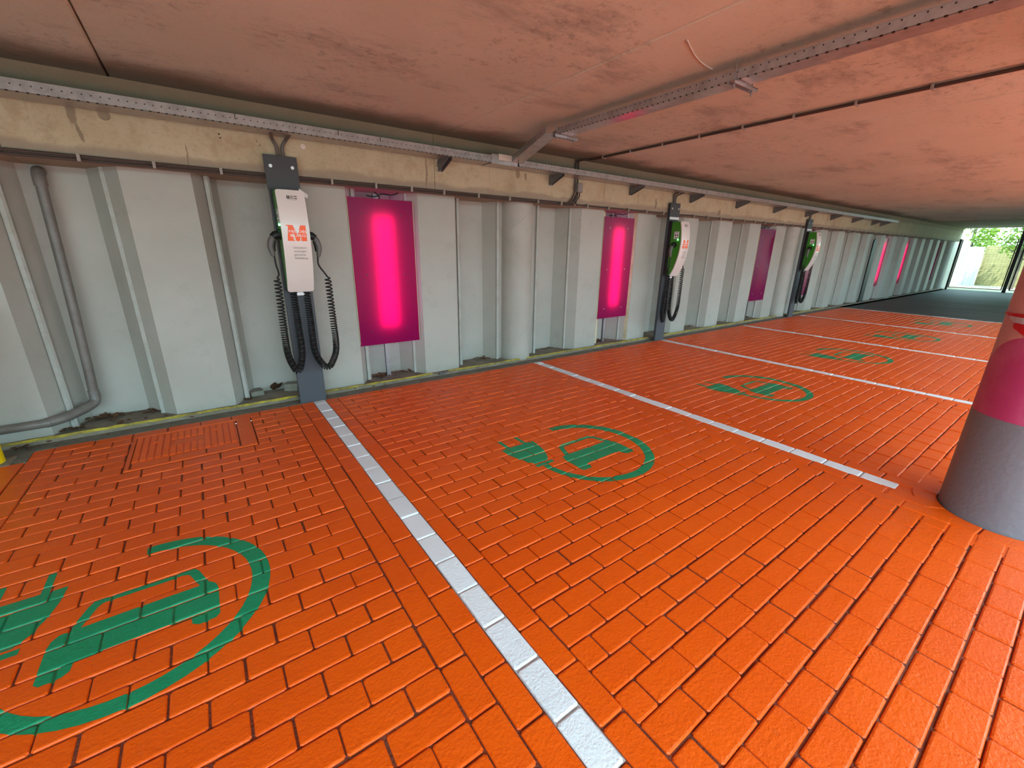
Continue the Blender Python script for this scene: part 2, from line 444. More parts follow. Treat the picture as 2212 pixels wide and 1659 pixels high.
# white bay lines: each a course of white-painted bricks
names = ['longest white painted brick line, starting at the foot of the nearest charging post',
         'second white painted brick line, ending just left of the round column',
         'third white painted brick line, starting at the foot of the middle charger',
         'fourth white painted brick line, between the fourth and the third charging symbol',
         'fifth white painted brick line, between the two farthest charging symbols',
         'farthest white painted line where the orange paving meets the dark asphalt']
for k in range(6):
    v, f = [], []
    for q in whites[k]: brick(v, f, *q)
    nf = len(f); xl = LX[k]; b = len(v)
    yl = LINE_END
    v += [(xl-.0525, yl, ZJ+.001), (xl+.0525, yl, ZJ+.001), (xl+.0525, -.006, ZJ+.001), (xl-.0525, -.006, ZJ+.001)]; f.append((b, b+1, b+2, b+3))
    me = bpy.data.meshes.new('bay_line'); me.from_pydata(v, [], f); me.materials.append(M_WHITE); me.materials.append(M_WJOINT)
    me.polygons.foreach_set('material_index', [0]*nf+[1]); me.update()
    o = bpy.data.objects.new('bay_line', me); COL.objects.link(o)
    tag(o, names[k], 'road marking', 'white lines between the parking bays')

# ------------------------------------------------------------------ green charging symbols painted over the bricks
def symbol_polys():
    P = []
    cx, cy = -1.235, -2.17
    # cable ring: open at the upper left, widening to the right
    outer, inner = [], []
    for i in range(41):
        a = math.radians(92-i*(92+180)/40)
        ro = .445; w = .058+.012*math.cos(a)
        outer.append((cx+ro*math.cos(a), cy+ro*1.02*math.sin(a))); inner.append((cx+(ro-w)*math.cos(a), cy+(ro*1.02-w)*math.sin(a)))
    P.append(outer+inner[::-1])
    P.append([(-1.722, -2.135), (-1.576, -2.135), (-1.576, -2.165), (-1.722, -2.165)])          # collar
    body = [(-1.785, -1.828), (-1.503, -1.828)]
    body += [(-1.512, -1.93), (-1.535, -2.02), (-1.565, -2.08), (-1.60, -2.122), (-1.70, -2.122), (-1.735, -2.07), (-1.762, -2.0), (-1.78, -1.92)]
    P.append(body)
    for px in (-1.724, -1.573):
        P.append([(px-.0135, -1.83), (px-.0135, -1.70), (px-.008, -1.688), (px+.008, -1.688), (px+.0135, -1.70), (px+.0135, -1.83)])
    # car seen from the front: roof outline strip, then the body with two wheels
    P.append([(-1.455, -2.15), (-1.412, -2.03), (-1.395, -2.005), (-1.36, -1.996), (-1.10, -1.996), (-1.07, -2.005), (-1.052, -2.03), (-1.012, -2.15),
              (-1.047, -2.15), (-1.082, -2.05), (-1.092, -2.036), (-1.11, -2.030), (-1.35, -2.030), (-1.37, -2.036), (-1.382, -2.05), (-1.420, -2.15)])
    P.append([(-1.475, -2.142), (-1.010, -2.142), (-.992, -2.165), (-.985, -2.20), (-.985, -2.355), (-1.0, -2.372), (-1.055, -2.372), (-1.075, -2.355), (-1.078, -2.312),
              (-1.408, -2.312), (-1.412, -2.355), (-1.43, -2.372), (-1.485, -2.372), (-1.50, -2.355), (-1.50, -2.20), (-1.493, -2.165)])
    return P
SYM = symbol_polys()
def inside(p, poly):
    x, y = p; c = False; n = len(poly)
    for i in range(n):
        x1, y1 = poly[i]; x2, y2 = poly[(i+1) % n]
        if (y1 > y) != (y2 > y) and x < (x2-x1)*(y-y1)/(y2-y1)+x1: c = not c
    return c
bricks_idx = [(q, i*32) for i, q in enumerate(orange)]
def make_symbol(dx, dy, label, sc=1.0):
    polys = [[(x+dx, y+dy) for x, y in p] for p in SYM]
    xa = min(x for p in polys for x, _ in p)-.01; xb = max(x for p in polys for x, _ in p)+.01
    ya = min(y for p in polys for _, y in p)-.01; yb = max(y for p in polys for _, y in p)+.01
    bm = bmesh.new()
    for q, st in bricks_idx:
        if q[2] < xa or q[0] > xb or q[3] < ya or q[1] > yb: continue
        v = [bm.verts.new(tuple(FV[st+i])) for i in range(8, 32)]   # top rings only
        for r in range(2):
            for k in range(8): bm.faces.new((v[r*8+k], v[r*8+(k+1) % 8], v[r*8+8+(k+1) % 8], v[r*8+8+k]))
        bm.faces.new(v[16:24])
    v = [bm.verts.new(p) for p in ((xa, ya, ZJ), (xb, ya, ZJ), (xb, yb, ZJ), (xa, yb, ZJ))]; bm.faces.new(v)
    for poly in polys:
        for i in range(len(poly)):
            a = Vector((*poly[i], 0)); b = Vector((*poly[(i+1) % len(poly)], 0)); d = b-a
            if d.length < 1e-6: continue
            n = Vector((-d.y, d.x, 0)).normalized()
            lo = (min(a.x, b.x)-.002, min(a.y, b.y)-.002); hi = (max(a.x, b.x)+.002, max(a.y, b.y)+.002)
            g = []
            for f in bm.faces:
                xs = [w.co.x for w in f.verts]; ys = [w.co.y for w in f.verts]
                if max(xs) < lo[0] or min(xs) > hi[0] or max(ys) < lo[1] or min(ys) > hi[1]: continue
                g.append(f)
            es = set(e for f in g for e in f.edges); vv = set(w for f in g for w in f.verts)
            bmesh.ops.bisect_plane(bm, geom=g+list(es)+list(vv), plane_co=a, plane_no=n, dist=1e-6)
    kill = []
    for f in bm.faces:
        c = f.calc_center_median()
        if not any(inside((c.x, c.y), p) for p in polys): kill.append(f)
    bmesh.ops.delete(bm, geom=kill, context='FACES')
    for w in bm.verts: w.co.z += .0007
    o = obj('charging_symbol', bm, M_GREEN)
    for f in o.data.polygons:
        if f.normal.z < 0: f.flip()
    tag(o, label, 'road marking', 'green charging symbols, one per bay')
slab = ['nearest green car and plug symbol, cut off by the left edge of the photo',
        'green car and plug symbol in the second bay, between the two longest white lines',
        'third green car and plug symbol from the nearest, in front of the middle charger',
        'fourth green car and plug symbol, small and flattened by distance',
        'fifth green car and plug symbol, a small smear with the reflections beside it',
        'farthest green car and plug symbol, in the last bay before the asphalt']
for k in range(6):
    off = {0: .115, 1: 0}.get(k, .0)
    make_symbol(LX[k]+off, {0: -.01}.get(k, 0), slab[k])

# ------------------------------------------------------------------ dark paving, gutter, kerb
bm = bmesh.new(); box(bm, LX[5]+.055, 60, -40, .5, -.05, -.004)
struct(obj('floor', bm, M_ASPH))
bm = bmesh.new(); box(bm, -14, LX[5]+.055, -40, -8.2, -.05, -.004); box(bm, -14, -3.3, -8.2, .5, -.05, -.004)
struct(obj('floor', bm, mat('outside_paving', (.42, .45, .45), .8, noise=(3, .7, (.33, .35, .35)))))
bm = bmesh.new(); box(bm, -8, 25.5, .002, .14, -.06, -.004); box(bm, -8, -1.16, -.19, .002, -.06, -.004)
struct(obj('trim_1', bm, M_GUT))
bm = bmesh.new()
n = 400; prev = None
for i in range(n+1):
    x = -8+33.5*i/n; h = .028+random.uniform(-.003, .003); yy = .135+random.uniform(-.004, .004)
    ring = [bm.verts.new((x, yy, -.03)), bm.verts.new((x, yy, h-.006)), bm.verts.new((x, yy+.008, h)), bm.verts.new((x, .60, h+random.uniform(-.002, .002))), bm.verts.new((x, .60, -.03))]
    if prev:
        for k in range(4): bm.faces.new((prev[k], ring[k], ring[k+1], prev[k+1]))
    prev = ring
struct(obj('trim_2', bm, M_KERB))
def yellow(x0, x1, label):
    bm = bmesh.new(); pts = []
    n = max(4, int((x1-x0)/.06))
    for i in range(n+1):
        pts.append((x0+(x1-x0)*i/n, .140+random.uniform(-.004, .004), .031+random.uniform(-.002, .002)))
    tube(bm, pts, [.0115+random.uniform(-.003, .003) for _ in pts], 6)
    o = obj('yellow_edge_strip', bm, M_YEL, smooth=True); tag(o, label, 'edge strip', 'yellow edging along the kerb')
yellow(-3.5, .545, 'yellow strip along the kerb left of the nearest charging post')
yellow(.78, 1.94, 'short yellow strip on the kerb below the nearest pink panel')
yellow(2.14, 5.78, 'yellow strip along the kerb below the second pink panel')
yellow(6.04, 13.0, 'long thin yellow strip on the kerb beyond the middle charging post')

# manhole
t_ = thing('manhole_cover', 'orange-painted rectangular manhole cover with ribbed pattern by the kerb', 'manhole cover', (0, 0, 0))
bm = bmesh.new()
for (a, b, c, d) in ((-.62, .13, -.725, -.70), (-.62, .13, -.125, -.10), (-.62, -.597, -.70, -.125), (.03, .13, -.70, -.125)):
    box(bm, a, b, c, d, -.02, .001, .002)
obj('frame', bm, M_ORANGE, t_)
bm = bmesh.new(); box(bm, -.592, .022, -.60, -.13, -.02, -.004)
nx = 15
for i in range(nx):
    x = -.575+i*.0405
    ys = np.arange(-.585, -.15, .014)
    cut = (abs(x+.30) < .09)
    for y in ys:
        if cut and -.42 < y < -.30: continue
        box(bm, x-.015, x+.015, y, y+.010, -.004, .0008)
box(bm, -.50, -.47, -.30, -.285, -.004, .004); box(bm, -.13, -.10, -.26, -.245, -.004, .004)
obj('cover', bm, M_ORANGE, t_)
bm = bmesh.new()
vs2, fs2 = [], []
xx = -.59
for j in range(1):
    for i in range(3): brick(vs2, fs2, xx+i*.2045, -.70, xx+(i+1)*.2045, -.605)
me = bpy.data.meshes.new('edge_bricks'); me.from_pydata(vs2, [], fs2); me.materials.append(M_ORANGE); me.update()
o = bpy.data.objects.new('edge_bricks', me); COL.objects.link(o); o.parent = t_; bm.free()

# ------------------------------------------------------------------ sheet pile wall, beam, deck
XT = [.06, 1.19, 2.31, 3.44, 4.60, 5.74, 6.87, 7.95, 9.01, 10.10, 11.2, 12.3, 13.39, 14.47, 15.53, 16.64, 17.77, 18.9, 19.99, 21.02, 22.08, 23.12, 24.17, 25.25, 26.3]
XK = lambda k: XT[k] if k >= 0 else .06+1.15*k
TUBES = [2, 22]          # front pans replaced by a round pile: to the right of recess k
PILES = [3.215, 10.47, 18.05, 25.03]
bm = bmesh.new(); bmc = bmesh.new()
ZB, ZT = .02, 1.905
def wallseg(pts, m=0):
    for (a, b) in zip(pts, pts[1:]):
        f = bm.faces.new([bm.verts.new((a[0], a[1], ZB)), bm.verts.new((b[0], b[1], ZB)), bm.verts.new((b[0], b[1], ZT)), bm.verts.new((a[0], a[1], ZT))]); f.material_index = m
FY, LY, BY = .195, .33, .49
KMAX = 22
for k in range(-7, KMAX+1):
    x = XK(k); d = XK(k+1)-x; g = d/1.15
    tubeR = k in TUBES; tubeL = (k-1) in TUBES
    if not tubeL: wallseg([(x-.42, FY), (x, FY)])
    wallseg([(x if not tubeL else x-.05, FY if not tubeL else LY), (x+.085*g, LY), (x+.175*g, BY), (x+.53*g, BY), (x+.62*g, LY)])
    if tubeR: wallseg([(x+.62*g, LY), (x+d-.05, LY)])
    else: wallseg([(x+.62*g, LY), (x+d-.42, FY)])
    # clutch ribs where two piles hook together
    for xx in (x+.085*g, x+.625*g):
        prism(bmc, [(xx-.004, LY-.028), (xx+.020, LY-.034), (xx+.034, LY-.022), (xx+.034, LY+.02), (xx-.004, LY+.02)], 'z', ZB, ZT)
bmesh.ops.remove_doubles(bm, verts=bm.verts, dist=1e-4)
bmesh.ops.solidify(bm, geom=bm.faces, thickness=.010)
for f in bmc.faces: f.material_index = 1
tmp = bpy.data.meshes.new('tmp'); bmc.to_mesh(tmp); bmc.free(); bm.from_mesh(tmp)
struct(obj('wall_back', bm, [M_PILE, M_LOCK]))
# earth and wall behind the piles so no light leaks through
bm = bmesh.new(); box(bm, -8, 25.6, .56, .70, -.1, 2.42); struct(obj('wall_back', bm, M_KERB))
bm = bmesh.new(); box(bm, 25.26, 28.6, .175, .70, -.05, 1.98); struct(obj('wall_back', bm, M_PILE))
tl = ['round steel pile with a spiral weld seam between the two nearest pink panels', 'round steel pile just left of the farthest charging post',
      'round steel pile between the two far glowing pink panels', 'round steel pile at the far end of the wall beside the gate']
for i, cx in enumerate(PILES):
    tt = thing('round_pile', tl[i], 'pile', (cx, .33 if i in (0, 3) else .285, ZB), group='round piles in the sheet wall')
    bm = bmesh.new(); cyl(bm, (0, 0, 0), .205, ZT-ZB, seg=56)
    obj('shaft', bm, M_PILE, tt, smooth=True)
    for zz in (.35, 1.75):
        bm = bmesh.new(); pts = []
        for j in range(25):
            a = math.radians(190+j*170/24); pts.append((.2055*math.cos(a), .2055*math.sin(a), zz-.25+.5*j/24 if zz > 1 else zz-.22+.5*j/24))
        pts = [p for p in pts if p[2] < ZT-ZB-.01]
        tube(bm, pts, .003, 5); obj('weld_seam', bm, M_LOCK, tt, smooth=True)

# beam over the piles, cast in lengths
bm = bmesh.new()
js = [-8, -.86, 2.02, 5.1, 8.1, 11.2, 14.2, 17.0, 19.1, 25.6]
for a, b in zip(js, js[1:]):
    g = .004 if b < 17 else .012
    n = max(2, int((b-a)/.12)); rows = [1.905, 1.912, 1.95, 2.02, 2.1, 2.2, 2.3, 2.42]
    grid = []
    for i in range(n+1):
        x = a+g/2+(b-a-g)*i/n; colm = []
        colm.append(bm.verts.new((x, .58, 1.905)))
        for r, z in enumerate(rows):
            y = .05+(.006 if r == 0 else 0)+random.uniform(-.0015, .0015)
            if r in (1, 2) : y += .002
            colm.append(bm.verts.new((x, y, z+(random.uniform(-.002, .002) if r < 2 else 0))))
        grid.append(colm)
    for i in range(n):
        for r in range(len(rows)): bm.faces.new((grid[i][r], grid[i+1][r], grid[i+1][r+1], grid[i][r+1]))
    bm.faces.new(grid[0]+[bm.verts.new((grid[0][0].co.x, .58, 2.42))]); bm.faces.new(grid[-1]+[bm.verts.new((grid[-1][0].co.x, .58, 2.42))])
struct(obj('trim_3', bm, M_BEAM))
bm = bmesh.new()   # drilled holes and form-tie marks in the beam
for (x, z, r) in [(.28, 2.17, .006), (.285, 2.145, .005), (.52, 2.155, .004), (.54, 2.13, .004), (2.055, 2.175, .005), (2.05, 2.15, .005)]:
    cyl(bm, (x, .046, z), r, .004, 'y', 10)
tag(obj('anchor_hole', bm, M_BLACK), 'small drilled anchor holes left in the face of the concrete beam', 'holes', kind='stuff')
for x, z, r, m_, lab in ((-.345, 2.19, .030, mat('dull_filler', (.20, .165, .11), .9, noise=(30, .9, (.30, .24, .15))), 'dark round patch of filler on the beam, left of the nearest charger'),
                         (.85, 2.16, .020, M_LABEL, 'pale round patch of filler on the beam, just right of the nearest supply cables')):
    bm = bmesh.new(); cyl(bm, (x, .045, z), r, .006, 'y', 20); tag(obj('filler_patch', bm, m_), lab, 'patch')

# deck (ceiling) of planks with open joints
pl = [-14.9, -7.5, -5.2, -2.70, -.28, 2.10, 4.62, 7.22, 9.72, 12.25, 14.85, 17.4, 20.04]
bm = bmesh.new()
for i, (a, b) in enumerate(zip(pl, pl[1:])):
    g = .003; dz = random.uniform(-.004, .004)
    if i == 0: a += 8
    prism(bm, [(a+g, 2.80), (a+g, 2.432+dz), (a+g+.010, 2.42+dz), (b-g-.010, 2.42+dz), (b-g, 2.432+dz), (b-g, 2.80)], 'y', SLAB_Y, .58)
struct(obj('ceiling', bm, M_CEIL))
bm = bmesh.new(); box(bm, -7, 20.04, SLAB_Y, .6, 2.455, 2.82); struct(obj('ceiling', bm, M_GUT))
bm = bmesh.new(); box(bm, 20.06, 25.6, SLAB_Y, .6, 2.405, 2.8); struct(obj('ceiling', bm, M_BEAM))
bm = bmesh.new(); box(bm, -7.2, -7.0, SLAB_Y, .6, -.05, 2.8); struct(obj('wall_left', bm, M_BEAM))
bm = bmesh.new(); box(bm, 15.5, 25.25, SLAB_Y-.25, SLAB_Y, -.05, 2.8); struct(obj('far_light_blocker', bm, M_BEAM))  # added wall out of view, keeps side daylight off the far end
# added unseen block across the lane, put there to cut off the low sky
bm = bmesh.new(); box(bm, -30, 45, -15.2, -14.0, -.05, 2.55); struct(obj('low_sky_blocker', bm, mat('sky_blocker_face', (.24, .25, .22), .9, noise=(2, .6, (.17, .18, .15)))))
# pale scrape arc on the deck
bm = bmesh.new(); pts = [(2.23+.44*i/12, -2.50+.12*math.sin(math.pi*.5*i/12), 2.4195) for i in range(13)]
tube(bm, pts, .004, 5); tag(obj('scrape_mark', bm, mat('pale_scrape', (.52, .48, .42), .9)), 'pale curved scrape on the concrete deck near the long cable tray', 'scrape')

# ------------------------------------------------------------------ pipes, conduits, trays
tt = thing('drain_pipe', 'grey drain pipe down the wall bending left near the floor, left of the nearest charger', 'pipe')
bm = bmesh.new(); tube(bm, smoothpath([(-.80, .41, 1.80), (-.815, .40, 1.2), (-.835, .39, .6), (-.85, .385, .26)], 6), .031, 16); obj('down_pipe', bm, M_PIPE, tt, smooth=True)
bm = bmesh.new(); tube(bm, smoothpath([(-.80, .47, 1.86), (-.80, .43, 1.85), (-.80, .41, 1.80), (-.80, .41, 1.76)], 5), .037, 16); obj('elbow', bm, M_PIPE, tt, smooth=True)
bm = bmesh.new(); tube(bm, smoothpath([(-.85, .385, .28), (-.85, .38, .22), (-.865, .36, .185), (-.93, .29, .16), (-1.02, .20, .145), (-1.10, .155, .14)], 6), .035, 16); obj('elbow', bm, M_PIPE, tt, smooth=True)
bm = bmesh.new(); tube(bm, [(-1.07, .155, .14), (-2.6, .155, .13)], .031, 16); obj('horizontal_pipe', bm, M_PIPE, tt, smooth=True)

def clip(bm, x, y, z, w=.009): box(bm, x-w, x+w, y-.012, y+.03, z-.026, z+.020, .002)
tt = thing('beam_conduit', 'dark twin conduit clipped along the lower beam edge, left of the junction box', 'conduit')
for dz, dy in ((0, 0), (-.022, .006)):
    bm = bmesh.new(); tube(bm, [(-3.2, .028+dy, 1.925+dz), (.545, .028+dy, 1.925+dz)], .0095, 8); obj('conduit', bm, M_COND, tt, smooth=True)
    bm = bmesh.new(); tube(bm, smoothpath([(.775, .028+dy, 1.925+dz), (2.3, .028+dy, 1.925+dz), (3.70-dz*2, .028+dy, 1.925+dz), (3.80-dz*2, .03, 1.94), (3.86-dz*2, .03, 2.02), (3.875-dz*2, .03, 2.10), (3.875-dz*2, .03, 2.41)], 6), .0095, 8); obj('conduit', bm, M_COND, tt, smooth=True)
for x in [-1.7, -1.3, -.91, -.52, -.14, .25, 1.04, 1.42, 1.76, 2.10, 2.50, 2.90, 3.30, 3.66]:
    bm = bmesh.new(); clip(bm, x, .018, 1.918); obj('clip', bm, M_CLIP, tt)
tt = thing('beam_conduit', 'thin dark conduit clipped along the lower beam edge, right of the junction box', 'conduit')
for (a, b) in ((3.92, 5.78), (6.02, 10.58), (10.86, 24.5)):
    bm = bmesh.new(); tube(bm, [(a, .030, 1.915), (b, .030, 1.915)], .010, 8); obj('conduit', bm, M_COND, tt, smooth=True)
for i in range(46):
    x = 4.10+.39*i
    if abs(x-5.90) < .15 or abs(x-10.72) < .15: continue
    bm = bmesh.new(); clip(bm, x, .020, 1.915, .009); obj('clip', bm, M_CLIP, tt)
tt = thing('junction_box', 'small grey junction box on the beam with cables hanging below it', 'junction box', (3.935, .05, 2.06))
bm = bmesh.new(); box(bm, -.035, .045, -.055, 0, -.005, .10, .008); obj('box', bm, M_JBOX, tt)
for i, dx in enumerate((-.02, .012)):
    bm = bmesh.new(); tube(bm, smoothpath([(dx, -.03, 0), (dx+.004, -.03, -.05), (dx-.03, -.025, -.09), (dx-.02-.02*i, -.02, -.13)], 5), .007, 7); obj('cable', bm, M_CABLE, tt, smooth=True)
tt = thing('ceiling_conduit', 'thin dark conduit clipped across the ceiling, right of the large cable tray', 'conduit')
bm = bmesh.new(); tube(bm, smoothpath([(3.875, .03, 2.34), (3.88, .02, 2.39), (3.92, -.05, 2.405), (3.98, -.16, 2.405), (3.985, -.5, 2.405)], 5)+[Vector((3.99, -8.0, 2.405))], .0115, 8); obj('conduit', bm, M_COND, tt, smooth=True)
bm = bmesh.new(); tube(bm, [(4.012, -.25, 2.408), (4.015, -8.0, 2.408)], .008, 8); obj('conduit', bm, M_COND, tt, smooth=True)
for i in range(19):
    bm = bmesh.new(); box(bm, 3.968, 4.028, -.30-.40*i-.008, -.30-.40*i+.008, 2.390, 2.42, .002); obj('clip', bm, M_CLIP, tt)

def tray_run(p0, p1, width, name, parent, side=1, h=.065, wall=.0025):
    """U tray from p0 to p1; local X along the run, local Y across from the visible side, z up"""
    p0, p1 = Vector(p0), Vector(p1); d = p1-p0; L = d.length
    bm = bmesh.new()
    box(bm, 0, L, 0, wall, 0, h); box(bm, 0, L, width-wall, width, 0, h); box(bm, 0, L, 0, width, -.0005, wall)
    box(bm, 0, L, -.004, wall, h-.004, h)
    o = obj(name, bm, M_TRAY, parent)
    x = d.normalized(); z = Vector((0, 0, 1)); z = (z-x*z.dot(x)).normalized(); y = z.cross(x)*side
    mt = Matrix((x, y, z)).transposed()
    if side < 0:
        for v in o.data.vertices: v.co.y *= -1
        o.data.flip_normals(); y = -y; mt = Matrix((x, y, z)).transposed()
    mt = mt.to_4x4(); mt.translation = p0; o.matrix_local = mt
    return o
T1 = thing('cable_tray', 'perforated steel cable tray on the beam from the left edge to the corner bend', 'cable tray')
tray_run((-3.2, -.175, 2.205), (2.55, -.175, 2.205), .20, 'tray', T1)
bm = bmesh.new()
for i, (yy, rr) in enumerate(((-.10, .014), (-.06, .011), (-.13, .009))): tube(bm, [(-3.2, yy, 2.222), (2.5, yy, 2.222)], rr, 7)
obj('cable', bm, M_CABLE, T1, smooth=True)
bm = bmesh.new(); box(bm, 2.64-.02, 2.64+.17, -.183, -.177, 2.237, 2.292, .001); obj('label', bm, M_LABEL, T1)
bm = bmesh.new(); box(bm, 2.54, 2.86, -.177, -.174, 2.20, 2.285); box(bm, 2.54, 2.95, -.176, .02, 2.198, 2.201); obj('corner_plate', bm, M_TRAY, T1)
bm = bmesh.new()
for x in (.38, 1.08, 1.42):
    bm = bmesh.new(); box(bm, x-.002, x+.002, -.1795, -.175, 2.235, 2.272); obj('splice_slot', bm, M_BLACK, T1)
T2 = thing('cable_tray', 'perforated steel cable tray on the beam running from the corner bend to the far end', 'cable tray')
tray_run((2.88, -.175, 2.205), (15.9, -.175, 2.205), .20, 'tray', T2, h=.06)
bm = bmesh.new()
for i, (yy, rr) in enumerate(((-.10, .014), (-.06, .011))): tube(bm, [(2.7, yy, 2.222), (15.8, yy, 2.222)], rr, 7)
obj('cable', bm, M_CABLE, T2, smooth=True)
T3 = thing('cable_tray', 'wide perforated cable tray hung under the ceiling, crossing to the upper right corner', 'cable tray')
tray_run((2.65, -1.02, 2.316), (2.65, -8.0, 2.316), .125, 'tray', T3, side=1, h=.05)
tray_run((2.93, -.12, 2.225), (2.66, -1.04, 2.316), .125, 'bend', T3, side=-1, h=.055)
bm = bmesh.new(); tube(bm, [(2.71, -1.0, 2.335), (2.71, -8, 2.335)], .016, 8); tube(bm, [(2.75, -1.0, 2.33), (2.75, -8, 2.33)], .012, 8); obj('cable', bm, M_CABLE, T3, smooth=True)
for y in (-1.03, -2.55, -4.1, -5.6):
    bm = bmesh.new()
    tube(bm, [(2.638, y, 2.27), (2.638, y, 2.42)], .004, 6); tube(bm, [(2.835, y, 2.27), (2.835, y, 2.42)], .004, 6)
    box(bm, 2.61, 2.87, y-.018, y+.018, 2.308, 2.313); box(bm, 2.61, 2.87, y-.018, y-.014, 2.292, 2.310); box(bm, 2.61, 2.87, y+.014, y+.018, 2.292, 2.310)
    for xx in (2.638, 2.835): cyl(bm, (xx, y, 2.284), .009, .008, seg=6)
    o = obj('hanger', bm, M_GALV, T3)
# brackets under the wall tray
bx = [-1.10, 2.08, 3.50, 4.92, 6.33, 7.70, 9.08, 10.5, 11.85, 13.2, 14.6, 15.3]
bl = ['partly hidden steel bracket under the cable tray at the left edge of the photo', 'steel bracket under the cable tray left of the pale tray label',
      'steel bracket under the cable tray just left of the junction box', 'steel bracket under the cable tray above the second pink panel',
      'steel bracket under the cable tray just right of the middle charger', 'steel bracket under the cable tray, second right of the middle charger',
      'steel bracket under the cable tray above the unlit purple panel', 'steel bracket under the cable tray directly above the farthest charger',
      'steel bracket under the cable tray, first beyond the farthest charger', 'steel bracket under the cable tray, second beyond the farthest charger',
      'steel bracket under the cable tray, last but one at the far end', 'last steel bracket under the cable tray at its far end']
def make_bracket():
    bm = bmesh.new()
    prism(bm, [(.05, .085), (.05, -.02), (.035, -.02), (-.17, .060), (-.17, .085)], 'x', -.022, -.019)
    prism(bm, [(.05, .085), (.05, -.02), (.035, -.02), (-.17, .060), (-.17, .085)], 'x', .019, .022)
    box(bm, -.022, .022, -.17, .05, .082, .085)
    box(bm, -.022, .022, .046, .050, -.02, .085)
    cyl(bm, (0, .036, .02), .008, .010, 'y', 6)
    return obj('tray_bracket', bm, M_DGALV)
br0 = make_bracket()
for i, x in enumerate(bx):
    o = br0 if i == 0 else br0.copy()
    if i: COL.objects.link(o)
    o.location = (x, 0, 2.12); tag(o, bl[i], 'bracket', 'brackets carrying the wall cable tray')

# ------------------------------------------------------------------ chargers
ZP = [(1.02, -.118), (1.08, -.150), (1.15, -.182), (1.3, -.226), (1.47, -.247), (1.62, -.240), (1.72, -.224), (1.80, -.204)]
def yc(z):
    return float(np.interp(z, [a for a, _ in ZPs], [b for _, b in ZPs]))
_p = smoothpath([(0, b, a) for a, b in ZP], 8); ZPs = [(q.z, q.y) for q in _p]
CW = .101
def ycx(x, z): return yc(z)+.007*(x/CW)**2
def text_mesh(s, size, x, z, align='LEFT', off=.0012, bold=0, sx=1):
    cu = bpy.data.curves.new('t', 'FONT'); cu.body = s; cu.size = size; cu.align_x = align; cu.offset = bold; cu.resolution_u = 3
    o = bpy.data.objects.new('t', cu); COL.objects.link(o)
    bpy.context.view_layer.update()
    dg = bpy.context.evaluated_depsgraph_get(); me = o.evaluated_get(dg).to_mesh()
    bm = bmesh.new(); bm.from_mesh(me); o.evaluated_get(dg).to_mesh_clear()
    bpy.data.objects.remove(o); bpy.data.curves.remove(cu)
    w = max(v.co.x for v in bm.verts)
    for q_ in np.arange(.008, w, .008):
        bmesh.ops.bisect_plane(bm, geom=list(bm.verts)+list(bm.edges)+list(bm.faces), plane_co=(q_, 0, 0), plane_no=(1, 0, 0))
    for v in bm.verts:
        X, Z = v.co.x*sx+x, v.co.y+z; v.co = Vector((X, ycx(X, Z)-off, Z))
    return bm
def merge(bms):
    out = bmesh.new()
    for b in bms:
        m_ = bpy.data.meshes.new('m'); b.to_mesh(m_); b.free(); out.from_mesh(m_); bpy.data.meshes.remove(m_)
    return out
def flatprint(polys, off):
    bm = bmesh.new()
    for poly in polys:
        f = bm.faces.new([bm.verts.new((x, 0, z)) for x, z in poly])
    bmesh.ops.triangulate(bm, faces=bm.faces)
    for zz in np.arange(1.42, 1.56, .015):
        bmesh.ops.bisect_plane(bm, geom=list(bm.verts)+list(bm.edges)+list(bm.faces), plane_co=(0, 0, zz), plane_no=(0, 0, 1))
    for xx in np.arange(-.07, .085, .010):
        bmesh.ops.bisect_plane(bm, geom=list(bm.verts)+list(bm.edges)+list(bm.faces), plane_co=(xx, 0, 0), plane_no=(1, 0, 0))
    for v in bm.verts: v.co.y = ycx(v.co.x, v.co.z)-off
    return bm
